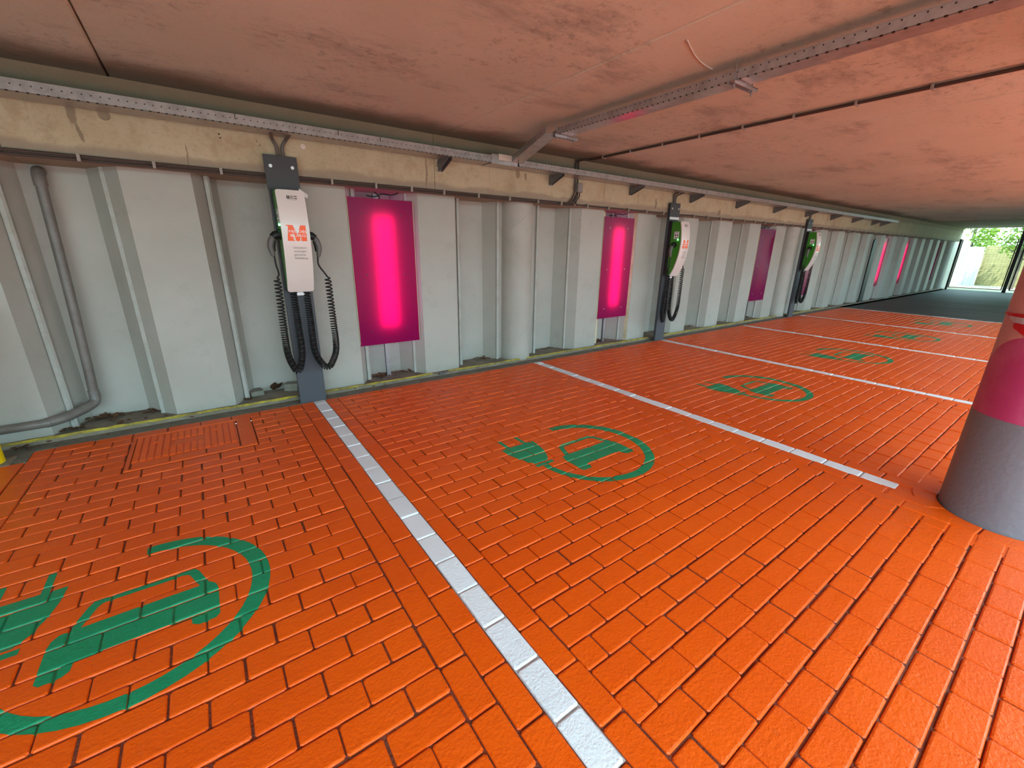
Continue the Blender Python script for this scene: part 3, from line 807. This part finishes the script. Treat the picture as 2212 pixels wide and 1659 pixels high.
def make_charger():
    t = thing('charging_station', 'x', 'charging station')
    bm = bmesh.new(); box(bm, -.112, .112, .004, .045, -.004, 2.06, .003)
    post = obj('mounting_post', bm, M_ANTH, t)
    bm = bmesh.new(); box(bm, -.122, .118, -.004, .004, 1.82, 2.065, .002); tp = obj('top_plate', bm, mat('black_top_plate', (.03, .031, .032), .5), t)
    for x in (-.078, .078):
        bm = bmesh.new(); cyl(bm, (x, -.010, 1.985), .0125, .007, 'y', 14); cyl(bm, (x, -.016, 1.985), .007, .008, 'y', 6); obj('bolt', bm, M_BOLT, tp, smooth=False)
    bm = bmesh.new(); box(bm, -.106, .104, -.053, -.0, 1.03, 1.81, .004); obj('back_plate', bm, M_BLACK, t)
    # green housing
    bm = bmesh.new()
    zs = np.linspace(1.035, 1.80, 26)
    prism(bm, [(-.052, 1.795), (-.052, 1.035)]+[(yc(z)+.024, z) for z in zs], 'x', -.097, .097)
    gh = obj('housing', bm, M_GRN, t)
    # curved white front
    bm = bmesh.new(); nx, nz = 12, 40; G = []
    ZV = sorted(set([1.02+.022*(1-math.cos(a*math.pi/12)) for a in range(7)]+[1.80-.022*(1-math.cos(a*math.pi/12)) for a in range(7)]+[1.042+.736*a/30 for a in range(31)]))
    nz = len(ZV)-1
    for layer in (0, .014):
        g = []
        for j in range(nz+1):
            z = ZV[j]
            e = min(z-1.02, 1.80-z); cr = .022; ins = cr-math.sqrt(max(cr*cr-(cr-min(max(e, 0), cr))**2, 0)) if e < cr else 0
            g.append([bm.verts.new(((CW-ins)*(2*i/nx-1), ycx((CW-ins)*(2*i/nx-1), z)+layer, z)) for i in range(nx+1)])
        G.append(g)
    for g in G:
        for j in range(nz):
            for i in range(nx): bm.faces.new((g[j][i], g[j][i+1], g[j+1][i+1], g[j+1][i]))
    a, b = G
    for j in range(nz):
        for i in (0, nx): bm.faces.new((a[j][i], b[j][i], b[j+1][i], a[j+1][i]))
    for i in range(nx):
        for j in (0, nz): bm.faces.new((a[j][i], b[j][i], b[j][i+1], a[j][i+1]))
    cv = obj('front_cover', bm, M_COVER, t, smooth=True)
    # orange slab M with the town name across it
    x0, x1, z0, z1 = -.066, .074, 1.425, 1.543
    def q(u, v): return (x0+u*(x1-x0), z0+v*(z1-z0))
    polys = [[q(*p) for p in pl_] for pl_ in (
        [(0, 0), (.36, 0), (.36, .07), (.30, .07), (.30, .55), (.30, 1), (.10, 1), (.10, .07), (0, .07)],
        [(0, .93), (.10, .93), (.10, 1), (0, 1)],
        [(.30, 1), (.34, 1), (.53, .38), (.72, 1), (.80, 1), (.62, 0), (.44, 0), (.30, .55)],
        [(.72, 1), (1.0, 1), (1.0, 0), (.70, 0), (.70, .07), (.72, .07), (.72, .72)])]
    polys[3] = [q(*p) for p in [(.74, 1), (1, 1), (1, 0), (.70, 0), (.70, .6), (.74, .72)]]
    obj('logo', flatprint(polys, .0008), M_LOGO, cv)
    w = merge([text_mesh('MIDDEL', .0270, -.0535, 1.487, bold=.0, off=.0016, sx=1.42), text_mesh('BURG', .0270, -.046, 1.457, bold=.0, off=.0016, sx=1.62)])
    obj('logo_lettering', w, M_LWHITE, cv)
    w = merge([text_mesh(s, .0215, -.034+.001*i, 1.368-.0268*i) for i, s in enumerate(('Uitsluitend', 'voertuigen', 'gemeente', 'Middelburg'))])
    obj('notice', w, M_PRINT, cv)
    # small maker's mark at the top
    bm = bmesh.new()
    def r_(a, b, c, d): bm.faces.new([bm.verts.new((x, 0, z)) for x, z in ((a, c), (b, c), (b, d), (a, d))])
    r_(-.030, -.022, 1.735, 1.758); r_(-.016, -.008, 1.735, 1.758); r_(-.022, -.016, 1.735, 1.748); r_(-.022, -.016, 1.754, 1.758)
    r_(-.004, -.001, 1.735, 1.758); r_(.014, .017, 1.735, 1.758); r_(-.001, .014, 1.735, 1.738); r_(-.001, .014, 1.755, 1.758); r_(.003, .010, 1.742, 1.752)
    r_(.022, .044, 1.751, 1.758); r_(.022, .044, 1.735, 1.742)
    r_(-.026, .040, 1.7265, 1.7285)
    for v in bm.verts: v.co.y = ycx(v.co.x, v.co.z)-.001
    obj('maker_mark', bm, M_PRINT, cv)
    bm = bmesh.new(); box(bm, -.028, .032, -.068, -.064, .985, 1.012, .001); box(bm, -.02, .02, -.066, -.02, 1.005, 1.04); obj('bottom_label', bm, M_STICK, t)
    # side details: sockets, stickers, lights
    for s in (-1, 1):
        bm = bmesh.new(); box(bm, min(s*0.0965, s*0.0985), max(s*0.0965, s*0.0985), -.185, -.105, 1.56, 1.66, .0005)
        st = obj('sticker', bm, M_STICK, gh)
        bm = bmesh.new()
        for (ya, za, ww, hh) in ((-.175, 1.645, .06, .006), (-.172, 1.60, .018, .022), (-.140, 1.60, .022, .024), (-.175, 1.572, .055, .010)):
            box(bm, min(s*0.0985, s*0.0990), max(s*0.0985, s*0.0990), ya, ya+ww, za, za+hh)
        obj('print', bm, M_PRINT, st)
        bm = bmesh.new(); cyl(bm, (s*0.0970, -.178, 1.545), .008, s*0.0100, 'x', 14); obj('status_light', bm, M_LED, gh)
        bm = bmesh.new(); tube(bm, [(s*0.0950, -.125, 1.475), (s*0.1120, -.125, 1.473)], .042, 24); obj('socket', bm, M_BLACK, gh, smooth=True)
        # connector
        bm = bmesh.new()
        tube(bm, [(s*0.1100, -.125, 1.473), (s*0.1350, -.126, 1.468), (s*0.1570, -.127, 1.452)], [.032, .031, .026], 16)
        cn = obj('connector', bm, M_BLACK, t, smooth=True)
        bm = bmesh.new(); tube(bm, smoothpath([(s*0.1450, -.127, 1.462), (s*0.1680, -.128, 1.425), (s*0.1790, -.130, 1.375), (s*0.1710, -.130, 1.325), (s*0.1660, -.130, 1.305)], 5),
                               [.023, .0235, .024, .0245, .025, .025, .0245, .024, .0235, .023, .0225, .022, .021, .020, .019, .018, .017, .016, .015, .014, .013][:21], 14)
        obj('handle', bm, M_GREY, cn, smooth=True)
        bm = bmesh.new(); tube(bm, [(s*0.1470, -.127, 1.43), (s*0.1600, -.128, 1.39), (s*0.1590, -.129, 1.345)], [.014, .018, .013], 10); obj('grip', bm, M_BLACK, cn, smooth=True)
        # lead-in and coiled cable
        ox = s*.165 if s < 0 else .225
        A = smoothpath([(s*.163, -.130, 1.31), (s*.160, -.130, 1.24), (ox*.9, -.12, 1.17), (ox, -.112, 1.135)], 8)
        bm = bmesh.new(); tube(bm, A, .0068, 8)
        ix = s*.052
        bz = .335
        B = smoothpath([A[-1], (ox+.002*s, -.108, 1.0), (ox+.006*s, -.105, .75), (ox+.004*s, -.10, .50), ((ox*.72+ix*.28), -.095, bz+.03), ((ox+ix)/2, -.09, bz), ((ox*.25+ix*.75), -.08, bz+.04), (ix, -.072, .50), (ix, -.066, .75), (ix, -.062, .95), (ix, -.06, 1.04)], 26)
        seg_l = [0]
        for p_, q_ in zip(B, B[1:]): seg_l.append(seg_l[-1]+(q_-p_).length)
        Lt = seg_l[-1]; H = []; ph = 0; sarc = 0; step = .0022; R_ = .024
        bi = 0
        while sarc < Lt:
            while bi < len(seg_l)-2 and seg_l[bi+1] < sarc: bi += 1
            tt_ = (sarc-seg_l[bi])/max(seg_l[bi+1]-seg_l[bi], 1e-9); p_ = B[bi].lerp(B[bi+1], tt_); d_ = (B[bi+1]-B[bi]).normalized()
            n1 = Vector((0, 1, 0)); n1 = (n1-d_*n1.dot(d_)).normalized(); n2 = d_.cross(n1)
            rr = R_*min(1, .35+sarc/.03)
            H.append(p_+(n1*math.cos(ph)+n2*math.sin(ph))*rr)
            u = sarc/Lt
            pitch = .030 if u < .12 else (.030-(u-.12)/.28*.0155 if u < .40 else (.0145 if u < .72 else .0145+(u-.72)*.035))
            dph = 2*math.pi/11; ph += dph; sarc += pitch*dph/(2*math.pi)
        tube(bm, H, .0060, 6)
        obj('coiled_cable', bm, M_CABLE, t, smooth=True)
    # supply cables from the tray
    for s in (-1, 1):
        bm = bmesh.new()
        tube(bm, smoothpath([(s*.020+.01, .030, 1.98), (s*.020+.01, .032, 2.06), (s*.020+.01, .032, 2.13), (s*.046+.01, .015, 2.18), (s*.062+.01, -.06, 2.205), (s*.07+.01, -.09, 2.225)], 6), .0135, 10)
        obj('supply_cable', bm, M_GCABLE, t, smooth=True)
    return t
ch = make_charger()
cl = ['nearest charging station, white front with orange M, seen from the front on a dark post', 'middle charging station, its green side and socket turned to the viewer',
      'farthest charging station, small, green-sided, in front of a mauve panel']
for i, x in enumerate((.662, 5.905, 10.72)):
    o = ch if i == 0 else copy_tree(ch)
    o.location = (x, 0, 0); o['label'] = cl[i]; o['group'] = 'wall charging stations'
for i, x in ((1, 5.905), (2, 10.72)):
    bm = bmesh.new(); box(bm, x-.116, x+.112, -.008, -.005, 1.835, 1.87)
    tag(obj('post_label', bm, M_STICK), ['', 'white strip label on the post above the middle charger', 'white strip label on the post above the farthest charger'][i], 'label')
bm = bmesh.new(); prism(bm, [(.10, 1.80), (.10, 1.835), (.165, 1.79), (.158, 1.765), (.12, 1.78)], 'y', -.03, -.027)
for v in bm.verts: v.co.x += .662
tag(obj('paper_tag', bm, M_STICK), 'small pale folded tag sticking out behind the top of the nearest charger', 'tag')

# ------------------------------------------------------------------ magenta light panels
def make_panel(lit, label, k):
    x = XK(k)
    far = k >= 15
    t = thing('light_panel', label, 'light panel', (x+.323, .19 if not far else .265, 0), group='magenta wall panels')
    w = .317 if not far else .26; z0, z1 = .425, 1.825
    bm = bmesh.new(); v = box(bm, -w, w, -.003, .003, z0, z1)
    for f in bm.faces: f.material_index = 0 if f.normal.y < -.5 or abs(f.calc_center_median().y+.003) < 1e-5 else 1
    obj('acrylic_sheet', bm, [M_ACR, M_ACRB], t)
    for s in (-1, 1):
        bm = bmesh.new(); box(bm, s*w-.004 if s < 0 else s*w-.0, s*w if s < 0 else s*w+.004, -.003, .012, z0+.02, z1-.005); obj('edge_strip', bm, M_CREAM, t)
        for z in (z0+.14, (z0+z1)/2, z1-.14):
            bm = bmesh.new(); tube(bm, [(s*.19, -.003, z), (s*.19, -.0055, z), (s*.19, -.0075, z)], [.0065, .0065, .004], 12)
            obj('screw', bm, M_BOLT if k != 1 else M_PRINT, t, smooth=True)
    bm = bmesh.new(); box(bm, -.075, .075, .105, .135, .56, 1.72, .004); hs = obj('lamp_housing', bm, M_HOUS, t)
    bm = bmesh.new(); box(bm, -.093, .111, .034, .054, .60, 1.68, .010); obj('lamp_diffuser', bm, M_TUBE if lit else M_TUBEOFF, hs)
    bm = bmesh.new(); box(bm, -.012, .014, .054, .105, .60, 1.68); obj('lamp_spine', bm, M_HOUS, hs)
    bm = bmesh.new(); box(bm, -.03, .022, .145, .155, .028, 1.88); box(bm, -.03, -.026, .12, .155, .028, 1.88); obj('support_post', bm, M_GALV, t)
    bm = bmesh.new(); tube(bm, smoothpath([(-.09, .13, 1.86), (-.02, .09, 1.85), (.05, .10, 1.88), (.12, .04, 1.87), (.2, .06, 1.895)], 5), .006, 6)
    tube(bm, smoothpath([(-.01, .12, 1.70), (0, .10, 1.79), (.02, .09, 1.85), (-.03, .08, 1.89)], 5), .006, 6); obj('lamp_cable', bm, M_CABLE, t, smooth=True)
    if k in (1, 4):
        bm = bmesh.new(); prism(bm, [(.392, .012), (.330, .15), (.320, .145), (.382, .006)], 'z', .03, 1.90)
        o = obj('side_board', bm, M_CREAM, t)
        bm = bmesh.new(); box(bm, -.315, -.27, .10, .115, .03, 1.90) if k == 1 else box(bm, -.225, -.19, .10, .115, .03, 1.90); obj('side_board', bm, M_CREAM, t)
    return t
make_panel(True, 'nearest magenta wall panel with a glowing pink lamp behind it, right of the nearest charger', 1)
make_panel(True, 'second glowing magenta wall panel, left of the middle charger', 4)
make_panel(False, 'unlit purple wall panel between the middle and the farthest charger', 8)
make_panel(False, 'unlit mauve wall panel half hidden behind the farthest charger', 10)
make_panel(True, 'first of the two far glowing pink panels, seen almost edge-on', 15)
make_panel(True, 'second of the two far glowing pink panels, farther along the wall', 17)
make_panel(False, 'last dark red panel near the far end of the wall', 21)
bm = bmesh.new()
pp = [(15.50, .03), (15.80, .03), (15.80, 1.70), (15.77, 1.76), (15.65, 1.79), (15.53, 1.76), (15.50, 1.70)]
prism(bm, pp, 'y', .135, .165)
tag(obj('black_board', bm, M_BLACK), 'tall black round-topped board standing in a recess of the far wall', 'board')

# ------------------------------------------------------------------ column, tape, bollard
ct = thing('column', 'thick round column at the right edge, grey below and magenta and pale pink above', 'column', (COLX, COLY, 0))
bm = bmesh.new(); cyl(bm, (0, 0, -.02), COLR, .605, seg=96); obj('grey_base', bm, M_CGREY, ct, smooth=True)
bm = bmesh.new(); cyl(bm, (0, 0, .585), COLR-.0008, 2.42-.585, seg=96); obj('painted_shaft', bm, M_CPINK, ct, smooth=True)
tt = thing('barrier_tape', 'torn red and white barrier tape stuck round the column', 'tape', (COLX, COLY, 0))
def tape(a0, a1, z0, z1, dz0, dz1, m_, nm, lift=.0015):
    bm = bmesh.new(); n = 10; P = []
    for i in range(n+1):
        u = i/n; a = math.radians(a0+(a1-a0)*u); r_ = COLR+lift+.003*math.sin(u*9)**2
        P.append((bm.verts.new((r_*math.cos(a), r_*math.sin(a), z0+(dz0)*u)), bm.verts.new((r_*math.cos(a), r_*math.sin(a), z1+dz1*u))))
    for p_, q_ in zip(P, P[1:]): bm.faces.new((p_[0], q_[0], q_[1], p_[1]))
    bmesh.ops.solidify(bm, geom=bm.faces, thickness=.0006)
    obj(nm, bm, m_, tt, smooth=True)
tape(96, 116, 1.103, 1.110, 0, .004, M_REDT, 'red_stripe')
tape(112, 165, 1.098, 1.112, .002, .012, M_REDT, 'red_stripe')
tape(119, 140, 1.090, 1.099, -.045, .0, M_WHT, 'white_stripe', .003)
tape(129, 150, 1.050, 1.072, -.045, -.005, M_REDT, 'red_stripe', .005)

tt = thing('bollard', 'yellow bollard cut off by the left edge of the photo', 'bollard', (-1.335, -.115, 0))
bm = bmesh.new(); tube(bm, [(0, 0, 0), (0, 0, .5), (0, 0, .96), (0, 0, .99), (0, 0, 1.0)], [.07, .07, .07, .055, .02], 32); obj('post', bm, M_YPOST, tt, smooth=True)
bm = bmesh.new(); box(bm, -.09, .105, -.09, .07, -.006, .004, .001); obj('base_plate', bm, M_KERB, tt)

# ------------------------------------------------------------------ stones, leaves
def stone(x, y, sx, sy, sz, rz, label):
    bm = bmesh.new(); box(bm, -sx, sx, -sy, sy, 0, sz, .008)
    for v in bm.verts: v.co += Vector([random.uniform(-.004, .004) for _ in range(3)])
    for v in bm.verts: v.co.z = max(v.co.z, 0)
    o = obj('stone_block', bm, M_STONE); o.location = (x, y, .029); o.rotation_euler = (0, 0, rz); tag(o, label, 'stone')
stone(.235, .40, .055, .06, .05, .15, 'grey concrete block lying by the sheet wall, left of the big dry leaf')
stone(.545, .385, .06, .05, .07, -.4, 'mossy stone half hidden behind the foot of the nearest charging post')
def leafmesh(bm, c, s, rz, tilt, curl):
    pts = []
    for i in range(7):
        u = i/6; w = .42*math.sin(math.pi*min(1, .08+u*.9))*s
        pts.append((u*s, w, curl*s*(u-.5)**2))
    Mx = Matrix.Translation(c) @ Matrix.Rotation(rz, 4, 'Z') @ Matrix.Rotation(tilt, 4, 'Y')
    L = [bm.verts.new(Mx @ Vector((a, w, z+abs(w)*.5))) for a, w, z in pts]; Cc = [bm.verts.new(Mx @ Vector((a, 0, z))) for a, w, z in pts]; R_ = [bm.verts.new(Mx @ Vector((a, -w, z+abs(w)*.5))) for a, w, z in pts]
    for i in range(6):
        bm.faces.new((L[i], L[i+1], Cc[i+1], Cc[i])); bm.faces.new((Cc[i], Cc[i+1], R_[i+1], R_[i]))
bm = bmesh.new(); leafmesh(bm, Vector((.40, .43, .032)), .10, .3, -.5, .9); leafmesh(bm, Vector((.39, .42, .035)), .09, 1.2, -.7, .7)
bmesh.ops.solidify(bm, geom=bm.faces, thickness=.0006)
tag(obj('dry_leaf', bm, M_LEAF, smooth=True), 'big curled brown leaf on the kerb left of the nearest charging post', 'leaf')
bm = bmesh.new()
spots = [(-.80, .40, 60, .09), (-.45, .38, 50, .07), (-1.0, .24, 16, .04), (-.3, .25, 10, .04), (1.42, .34, 40, .07), (1.70, .36, 26, .06), (2.75, .40, 22, .07), (2.05, .30, 8, .04), (4.85, .36, 20, .07), (5.45, .38, 30, .07), (6.3, .36, 16, .07), (7.4, .38, 16, .07), (8.6, .38, 16, .07), (9.5, .38, 30, .07), (3.9, .4, 10, .06), (.16, .27, 8, .02), (-1.2, .05, 14, .06), (-.6, .2, 10, .2), (1.3, .2, 10, .2), (10.9, .38, 20, .1)]
for x, y, n, sp_ in spots:
    for _ in range(n):
        xx = random.gauss(x, sp_); yy = min(.44, max(.0, random.gauss(y, sp_*.5)))
        # keep the litter clear of the sheet piles
        leafmesh(bm, Vector((xx, yy, (.031 if yy > .15 else .0)+random.uniform(0, .012))), random.uniform(.02, .045), random.uniform(0, 6.3), random.uniform(-.4, .1), random.uniform(.2, 1.2))
tag(obj('leaf_litter', bm, M_LEAF), 'dry brown leaf litter and dirt lying along the foot of the sheet wall', 'leaves', kind='stuff')
bm = bmesh.new()
for _ in range(16): 
    p = Vector((2.04+random.gauss(0, .035), .125+random.gauss(0, .012), .012)); tube(bm, [p, p+Vector((random.uniform(-.03, .03), random.uniform(-.01, .01), random.uniform(.0, .02)))], .006, 6)
tag(obj('debris', bm, M_DGALV), 'dark scrap of debris breaking the yellow strip right of the nearest pink panel', 'debris', kind='stuff')

# ------------------------------------------------------------------ far end: gate and the sunlit yard behind it
GX = 25.42
gt = thing('gate', 'dark steel mesh gate closing the far end of the parking deck', 'gate', (GX, 0, 0))
bm = bmesh.new()
box(bm, -.03, .03, -.02, .04, 0, 2.0); obj('post', bm, M_GATE, gt)
bm = bmesh.new(); box(bm, -.05, .05, -1.68, -1.58, -.02, 2.36); obj('post', bm, M_GATE, gt)
bm = bmesh.new(); box(bm, -.02, .02, -3.6, -1.74, .08, .11); box(bm, -.02, .02, -3.6, -1.74, 1.94, 1.97); box(bm, -.02, .02, -1.78, -1.74, .08, 1.97)
for i in range(14): box(bm, -.004, .004, -3.6+i*.13, -3.594+i*.13, .1, 1.95)
obj('gate_leaf', bm, M_GATE, gt)
bm = bmesh.new(); box(bm, -.015, .015, -1.56, -.03, .08, .11); box(bm, -.015, .015, -1.56, -.03, 1.965, 1.98); box(bm, -.008, .008, -8, .1, 2.255, 2.27); box(bm, -.015, .015, -.06, -.03, .08, 1.97); box(bm, -.015, .015, -1.56, -1.53, .08, 1.97)
for i in range(16): box(bm, -.0015, .0015, -1.5+i*.095, -1.497+i*.095, .1, 1.97)
for i in range(20): box(bm, -.0015, .0015, -1.5, -.05, .15+i*.09, .153+i*.09)
obj('gate_leaf', bm, M_GATE, gt)
bm = bmesh.new(); box(bm, 25.55, 60, -40, 5, -.02, 0.0); struct(obj('floor', bm, mat('yard_paving', (.30, .29, .20), .8, noise=(5, .6, (.2, .19, .13)))))
# yard walls
bm = bmesh.new()
for i in range(7): box(bm, 30.0, 30.14, 2.4-.36*(i+1)+.01, 2.4-.36*i, 0, 1.75)
tag(obj('white_shed', bm, mat('white_boards', (.42, .44, .46), .7)), 'white boarded shed wall outside, beyond the left half of the gate', 'shed')
bm = bmesh.new()
for i in range(22): box(bm, 30.2, 30.26, -6, -.14, .082*i, .082*i+.086)
tag(obj('garden_fence', bm, mat('tan_fence_boards', (.26, .22, .09), .8, noise=(6, .8, (.15, .12, .05)))), 'tan slatted fence outside, dappled with sunlight, beyond the gate', 'fence')
t = NT('sunlit_leaf'); t.base(t.mix(t.noise(8, 2), (.05, .10, .012), (.12, .17, .02))); t.set(Roughness=.5)
tr = t.n.new('ShaderNodeBsdfTranslucent'); tr.inputs[0].default_value = (.22, .34, .03, 1)
mx = t.n.new('ShaderNodeMixShader'); mx.inputs[0].default_value = .5
t.l.new(t.b.outputs[0], mx.inputs[1]); t.l.new(tr.outputs[0], mx.inputs[2]); t.l.new(mx.outputs[0], t.n['Material Output'].inputs[0]); M_FOL = t.m
M_BARK = mat('bark', (.10, .075, .05), .9, noise=(12, .7, (.05, .04, .03)))
def tree(x, y, h, r_, n, label, low=1.0):
    t = thing('garden_tree', label, 'tree', (x, y, 0), group='trees in the yard beyond the gate')
    bm = bmesh.new(); tube(bm, smoothpath([(0, 0, 0), (.05, .02, h*.3), (-.03, .05, h*.6), (.02, 0, h*.85)], 5), [.09-.003*i for i in range(16)], 8)
    for i in range(7):
        a = random.uniform(0, 6.28); z = h*random.uniform(.3, .7); tube(bm, [(0, 0, z), (math.cos(a)*r_*.4, math.sin(a)*r_*.4, z+.3), (math.cos(a)*r_*.8, math.sin(a)*r_*.8, z+.5)], [.03, .018, .008], 5)
    obj('trunk', bm, M_BARK, t, smooth=True)
    bm = bmesh.new()
    cs = [(random.uniform(-1, 1)*r_*.7, random.uniform(-1, 1)*r_*.7, random.uniform(low, h)) for _ in range(26)]
    for _ in range(n):
        c = random.choice(cs); p = Vector(c)+Vector([random.gauss(0, r_*.22) for _ in range(3)])
        if p.z < .3: continue
        s = random.uniform(.05, .10); a = Vector([random.gauss(0, 1) for _ in range(3)]).normalized()*s; b = a.cross(Vector([random.gauss(0, 1) for _ in range(3)])).normalized()*s*.45
        bm.faces.new([bm.verts.new(p+q_) for q_ in (-a, -b, a, b)])
    obj('foliage', bm, M_FOL, t)
tree(28.4, -1.5, 3.6, .8, 3200, 'bright green tree overhanging the fence in the centre of the gate opening', 1.5)
tree(31.9, .6, 4.2, .9, 3200, 'green tree above the white shed at the left of the gate opening', 1.7)
tree(28.9, -3.9, 3.6, 1.1, 3000, 'green tree beyond the gate, mostly behind the round column', .9)
tree(33.0, -2.4, 5.0, 1.5, 4500, 'taller tree behind the fence and the shed', 1.8)
